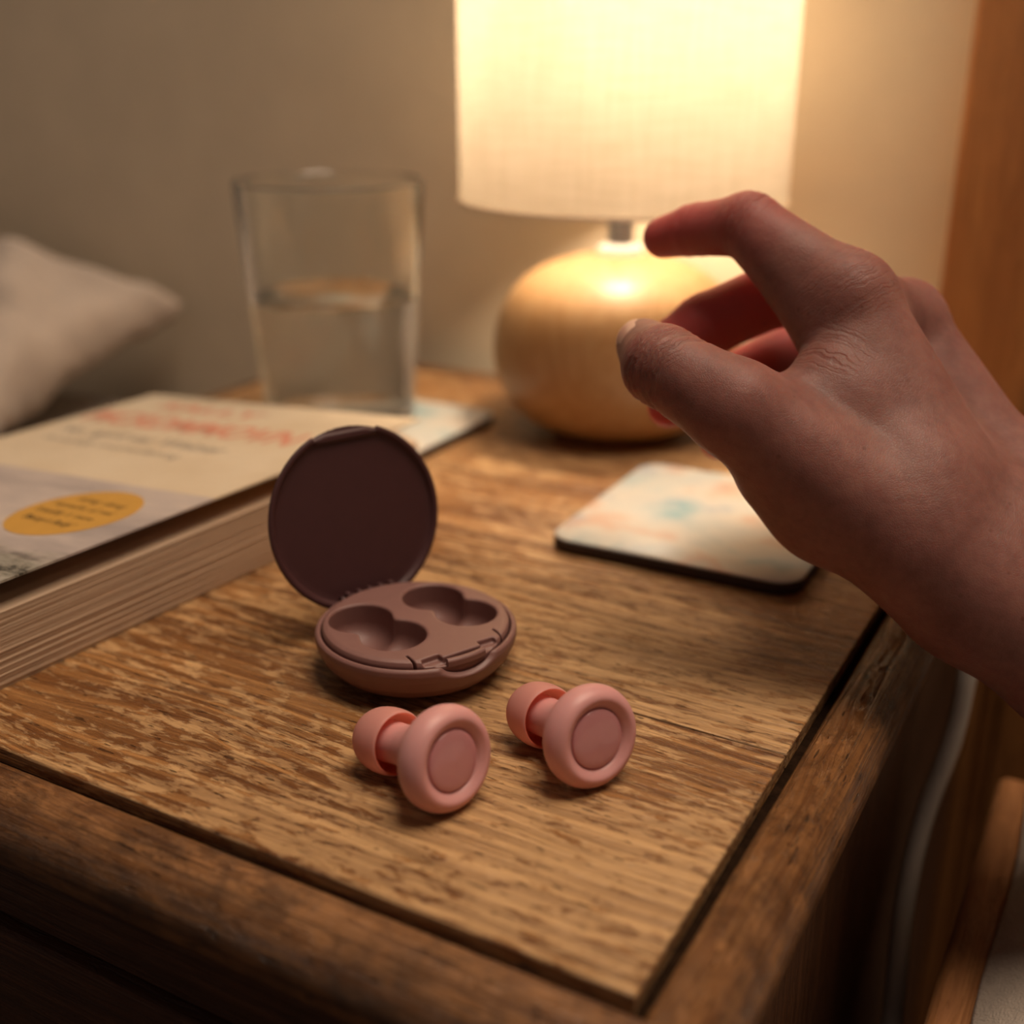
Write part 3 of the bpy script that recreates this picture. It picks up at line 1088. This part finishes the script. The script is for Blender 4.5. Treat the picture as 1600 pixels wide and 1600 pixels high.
# thumb notch under the latch
ell = np.sqrt((X / 8.6) ** 2 + ((Y + 23.2) / 4.6) ** 2 + ((Z - 12.3) / 4.2) ** 2)
shell = smax(shell, -(ell - 1) * 4.0, 0.5)
hin = box_sdf(X, Y, Z, (0, 20.6, 12.4), (7.5, 2.2, 2.6), 0.5)
shell = smax(shell, -hin, 0.4)
v, f = surface_nets(shell, (-23, -23, -0.8), H)
SQ = 0.86
v[:, 2] *= SQ
obj('base_shell', v, f, M['mauve'], CS, smooth=True)

tray = poly_sdf(Rr, Z, [(-5, 13.3), (12, 13.25), (19.0, 13.0), (19.9, 12.6), (20.2, 11.8), (20.2, 9.8), (19.4, 7.0), (17.3, 4.4), (13.8, 2.6), (0, 1.6), (-5, 1.6)]) - 0.1


def well(cx, cy, r, top=13.5, depth=9.4):
    d2 = np.sqrt((X - cx) ** 2 + (Y - cy) ** 2)
    # straight wall with a bowl at the bottom
    zc = top - depth + r * 0.75
    bowl = (np.sqrt(d2 ** 2 + (np.minimum(Z - zc, 0) / 0.75) ** 2) - r)
    return bowl


wells = None
for (ax_, ay_, ar), (bx_, by_, br) in (((-9.9, 6.8, 6.9), (-8.1, -4.2, 7.0)), ((8.6, 7.0, 6.8), (10.4, -4.0, 6.7))):
    w = smin(well(ax_, ay_, ar, depth=10.4), well(bx_, by_, br, depth=9.4), 2.2)
    wells = w if wells is None else np.minimum(wells, w)
tray = smax(tray, -wells, 0.7)
# latch slots in the tray rim
for cx, hx in ((-7.0, 2.1), (6.6, 2.1)):
    tray = smax(tray, -box_sdf(X, Y, Z, (cx, -18.6, 13.2), (hx, 1.7, 1.6), 0.4), 0.35)
tray = smax(tray, -box_sdf(X, Y, Z, (0, -20.2, 13.2), (7.0, 1.6, 1.9), 0.3), 0.3)
for cx in (-10.6, 10.6):
    tray = smax(tray, -box_sdf(X, Y, Z, (cx, -17.0, 12.0), (0.22, 3.2, 3.0), 0.05), 0.2)
tray = np.maximum(tray, -(shell - 0.05))
v, f = surface_nets(tray, (-23, -23, -0.8), H)
v[:, 2] *= SQ
obj('tray_insert', v, f, M['mauve'], CS, smooth=True)
# latch bar: a short curved bar in front of the slots
bar = []
for k in range(13):
    a = math.radians(-90 + (-13 + 26 * k / 12))
    bar.append((20.2 * math.cos(a), 20.2 * math.sin(a)))
lv, lf = [], []
for k, (x, y) in enumerate(bar):
    r = math.hypot(x, y)
    for rr, z in ((19.3, 10.9), (20.75, 10.9), (20.75, 12.4), (20.35, 12.9), (19.7, 12.9), (19.3, 12.5)):
        lv.append((x / r * rr, y / r * rr, z * SQ))
for k in range(12):
    for q in range(6):
        q2 = (q + 1) % 6
        lf.append((k * 6 + q, k * 6 + q2, (k + 1) * 6 + q2, (k + 1) * 6 + q))
lf += [tuple(range(6))[::-1], tuple(range(72, 78))]
bevel(obj('latch_bar', lv, lf, M['mauve'], CS), 0.18)
# lid: a shallow dish hinged at the back, opened past upright
LID_OPEN = math.radians(101)
LH = 0.26
X, Y, Z = grid((-23.2, -4.8, -1.2), (23.2, 42.0, 6.4), LH)
Yc = Y - 18.6
Rr = np.sqrt(X * X + Yc * Yc)
lid = poly_sdf(Rr, Z, [(-5, 5.2), (9, 5.0), (15, 4.2), (19.2, 2.6), (21.3, 0.7), (21.6, 0.0), (21.2, -0.25), (20.5, -0.2), (20.2, 0.2), (19.9, 0.75), (18.6, 0.9), (-5, 0.8)]) - 0.12
# catch recess in the rim opposite the hinge
lid = smax(lid, -box_sdf(X, Yc, Z, (0, 21.8, -0.4), (8.0, 2.6, 1.2), 0.3), 0.3)
catch = smax(box_sdf(X, Yc, Z, (0, 19.1, 0.9), (7.6, 0.9, 1.0), 0.25), Rr - 20.6, 0.3)
lid = smin(lid, catch, 0.3)
v, f = surface_nets(lid, (-23.2, -4.8, -1.2), LH)
# closed lid lies over the base with its open side down; here y=0 is the hinge line, dish opens towards -z
LD = obj('lid', v, f, M['mauve_shaded'], CS, smooth=True)
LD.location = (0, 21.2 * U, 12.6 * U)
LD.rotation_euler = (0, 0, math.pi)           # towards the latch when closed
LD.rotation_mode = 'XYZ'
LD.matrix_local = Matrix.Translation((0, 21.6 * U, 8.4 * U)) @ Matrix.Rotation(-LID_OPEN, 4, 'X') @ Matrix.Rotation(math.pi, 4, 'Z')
hv, hf = tube([(-7, 21.4, 8.8), (7, 21.4, 8.8)], 1.15, 16)
obj('hinge_pin', hv, hf, M['mauve_shaded'], CS, smooth=True, auto=40)
for k in range(5):
    x = -5.6 + 2.8 * k
    boxobj('hinge_knuckle', (x - 0.55, x + 0.55, 19.6, 21.4, 8.6, 11.1), M['mauve_shaded'], CS, 0.25)

# ================================================================== EARPLUGS
RING = smooth_profile([(0.0, -1.15), (5.4, -1.15), (5.9, -0.9), (6.6, -0.25), (7.8, 0.35), (9.0, -0.25), (9.85, -1.7), (10.0, -3.4), (9.5, -5.0), (8.2, -6.4), (6.7, -8.0), (5.4, -10.0), (4.5, -12.4), (4.0, -15.0), (3.8, -22.2), (0.0, -22.2)], 6)
DISC = smooth_profile([(5.75, -1.4), (5.72, -0.72), (5.35, -0.38), (4.0, -0.15), (0.0, 0.05)], 5)
TIP_OUT = [(r * 0.95, z - 1.6) for r, z in smooth_profile([(6.35, -14.6), (6.65, -15.0), (6.85, -16.6), (6.8, -18.8), (6.3, -21.2), (5.1, -23.2), (3.4, -24.3), (1.7, -24.6), (1.4, -23.8), (0, -23.5)], 5)]
TIP_IN = [(r * 0.95, z - 1.6) for r, z in smooth_profile([(6.35, -14.6), (6.05, -14.9), (6.0, -16.8), (5.8, -19.4), (4.9, -21.2), (3.4, -22.0), (2.0, -22.0)], 5)]


def earplug(label, pos, az, elev, roll=0.0):
    e = thing('earplug', label, 'earplug', pos, group='pink earplugs on the nightstand')
    d = Vector((math.cos(elev) * math.cos(az), math.cos(elev) * math.sin(az), math.sin(elev)))
    e.rotation_mode = 'QUATERNION'
    e.rotation_quaternion = d.to_track_quat('Z', 'Y')
    obj('ring_body', *lathe(RING, 80), M['pink'], e, smooth=True)
    tag(obj('face_disc', *lathe(DISC, 64), M['pink_disc'], e, smooth=True), 'glossy dusty pink round face')
    t = obj('ear_tip', *lathe(TIP_OUT, 64), M['tip'], e, smooth=True)
    tag(obj('tip_lining', *lathe(TIP_IN, 64), M['coral'], t, smooth=True), 'coral inside of the soft tip')
    return e


EL = math.radians(11.8)


def rest_height(el):          # height of the ring face centre so the ring touches the top
    return 10.0 * math.cos(el) + 3.4 * math.sin(el) + 0.02


earplug('pink earplug nearest the front, left of the pair', (-49.0, 27.4, rest_height(EL)), math.radians(-15.5), EL)
earplug('pink earplug on the right, farther from the front edge', (-29.3, 46.8, rest_height(EL)), math.radians(-27), EL)

# ================================================================== HAND
def build_hand():
    h = 0.75
    inside = [k for k in JP]
    lo = np.min([JP[k] - JR[k] for k in inside], 0) - 3
    hi = np.max([JP[k] + JR[k] for k in inside], 0) + 3
    nxyz = np.ceil((hi - lo) / h).astype(int) + 1
    ax = [lo[i] + h * np.arange(nxyz[i], dtype=np.float32) for i in range(3)]
    P3 = np.stack(np.meshgrid(*ax, indexing='ij'), -1).reshape(-1, 3)

    def rc(a, b, ra=None, rb=None, p=None):
        return round_cone(P3 if p is None else p, JP[a], JP[b], ra or JR[a], rb or JR[b])

    def chain(names, k):
        d = None
        for a, b in zip(names[:-1], names[1:]):
            c = rc(a, b)
            d = c if d is None else smin(d, c, k)
        return d

    # palm, wrist and forearm
    palm = smin(rc('W1', 'F1'), rc('W2', 'F2'), 14)
    palm = smin(palm, rc('WM', 'FM'), 14)
    for a, b in (('W1', 'CMC'), ('IMc', 'IM'), ('MMc', 'MM'), ('RMc', 'RM'), ('PMc', 'PM')):
        palm = smin(palm, rc(a, b), 11)
    palm = smin(palm, rc('W1', 'IMc'), 8)
    palm = smin(palm, rc('W2', 'MMc'), 8)
    palm = smin(palm, rc('W2', 'RMc'), 8)
    palm = smin(palm, rc('HY', 'HY2'), 8)
    palm = smin(palm, rc('DI1', 'DI2'), 9)
    palm = smin(palm, rc('THN', 'DI2'), 7)
    palm = smin(palm, rc('CMC', 'THN'), 7)
    palm = smin(palm, rc('TH2', 'THN'), 7)
    palm = smin(palm, rc('WB1', 'WB2'), 8)
    palm = smin(palm, rc('IM', 'MM', 8.5, 7.8), 4)
    palm = smin(palm, rc('MM', 'RM', 7.8, 7.6), 4)
    palm = smin(palm, rc('RM', 'PM', 7.4, 7.2), 4)
    fingers = []
    th = smin(rc('CMC', 'TM'), rc('TM', 'TI'), 3.5)
    th = smin(th, rc('TI', 'TT'), 2.0)
    fingers.append((th, 6.0))
    ix = smin(rc('IM', 'IP'), rc('IMp', 'IP', JR['IMp'], JR['IP'] * 0.8), 4)
    ix = smin(ix, rc('IP', 'ID'), 2.0)
    ix = smin(ix, rc('ID', 'IT'), 1.5)
    fingers.append((ix, 5.0))
    for q in (('MM', 'MP', 'MD', 'MT'), ('RM', 'RP', 'RD', 'RT'), ('PM', 'PP', 'PD', 'PT')):
        fingers.append((chain(q, 2.0), 3.0))
    D = palm
    outs = [smin(palm, fd, k) for fd, k in fingers]
    D = outs[0]
    for o_ in outs[1:]:
        D = smin(D, o_, 0.8)
    D = D.reshape(nxyz)
    # end the forearm with a clean cut
    return surface_nets(D, lo, h)


hv, hf = build_hand()


def crease(verts, normals, centre, axis, half, offs, depth, width, wob=0.0):
    """Press shallow skin folds across a joint: offs are positions along the finger axis."""
    a = axis / np.linalg.norm(axis)
    rel = verts - centre
    t = rel @ a
    rad = np.linalg.norm(rel - t[:, None] * a, axis=1)
    near = (np.linalg.norm(rel, axis=1) < half)
    out = np.zeros(len(verts))
    for i, o_ in enumerate(offs):
        w = np.sin(rel[:, 0] * 0.9 + i * 1.7) * wob + np.sin(rel[:, 2] * 1.3 + i) * wob
        out += np.exp(-((t - o_ + w) / width) ** 2) * depth
    verts[near] -= normals[near] * out[near][:, None]


def vnormals(v, f):
    n = np.zeros_like(v)
    a = np.cross(v[f[:, 2]] - v[f[:, 0]], v[f[:, 3]] - v[f[:, 1]])
    for k in range(4):
        np.add.at(n, f[:, k], a)
    return n / (np.linalg.norm(n, axis=1)[:, None] + 1e-9)


hn = vnormals(hv, hf)
crease(hv, hn, JP['TI'], JP['TT'] - JP['TM'], 12.0, (-4.6, -3.0, -1.5, 0.2, 2.0), 0.42, 0.5, 0.3)
crease(hv, hn, JP['ID'], JP['IT'] - JP['IP'], 8.0, (-0.4, 0.9), 0.30, 0.5, 0.12)
crease(hv, hn, JP['IP'], JP['ID'] - JP['IM'], 9.0, (-2.0, -0.2, 1.4), 0.26, 0.55, 0.2)
crease(hv, hn, JP['MD'], JP['MT'] - JP['MP'], 9.0, (-0.4, 0.9), 0.3, 0.5, 0.12)
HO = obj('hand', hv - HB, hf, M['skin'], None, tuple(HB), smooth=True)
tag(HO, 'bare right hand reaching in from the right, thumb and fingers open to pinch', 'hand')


def nail(tip, prev, dors, r, ln, wd, name):
    """Curved nail plate on the back of a finger end."""
    t = (JP[tip] - JP[prev]); t = t / np.linalg.norm(t)
    d = np.array(dors, float); d = d - (d @ t) * t; d = d / np.linalg.norm(d)
    s = np.cross(t, d)
    vs, fs = [], []
    n, m = 12, 12
    for j in range(m + 1):
        for i in range(n + 1):
            a = (-1 + 2 * i / n)
            b = j / m
            wda = wd * (1 - 0.25 * (1 - b) ** 3) * math.sqrt(max(0.0, 1 - 0.0 * a * a))
            ang = a * wda / r
            back = 0.12 * ln * a * a * (1 if b < 0.5 else -1) * (1 - 2 * min(b, 1 - b))
            along = -ln * 0.55 + ln * b + back
            lift = -0.16 * along if along < 0 else math.sqrt(max(1.0, r * r - (along * 0.85) ** 2)) - r
            p = JP[tip] + t * along + (d * math.cos(ang) + s * math.sin(ang)) * (r + 0.15 + lift - 0.55 * a ** 4)
            vs.append(p - HB)
    for j in range(m):
        for i in range(n):
            q = j * (n + 1) + i
            fs.append((q, q + 1, q + n + 2, q + n + 1))
    o = obj(name, vs, fs, M['nail'], HO, smooth=True)
    sd = o.modifiers.new('t', 'SOLIDIFY'); sd.thickness = 0.6 * U; sd.offset = -1
    return o


nail('TT', 'TI', (-0.466, -0.64, 0.60), JR['TT'], 9.0, 5.4, 'fingernail')
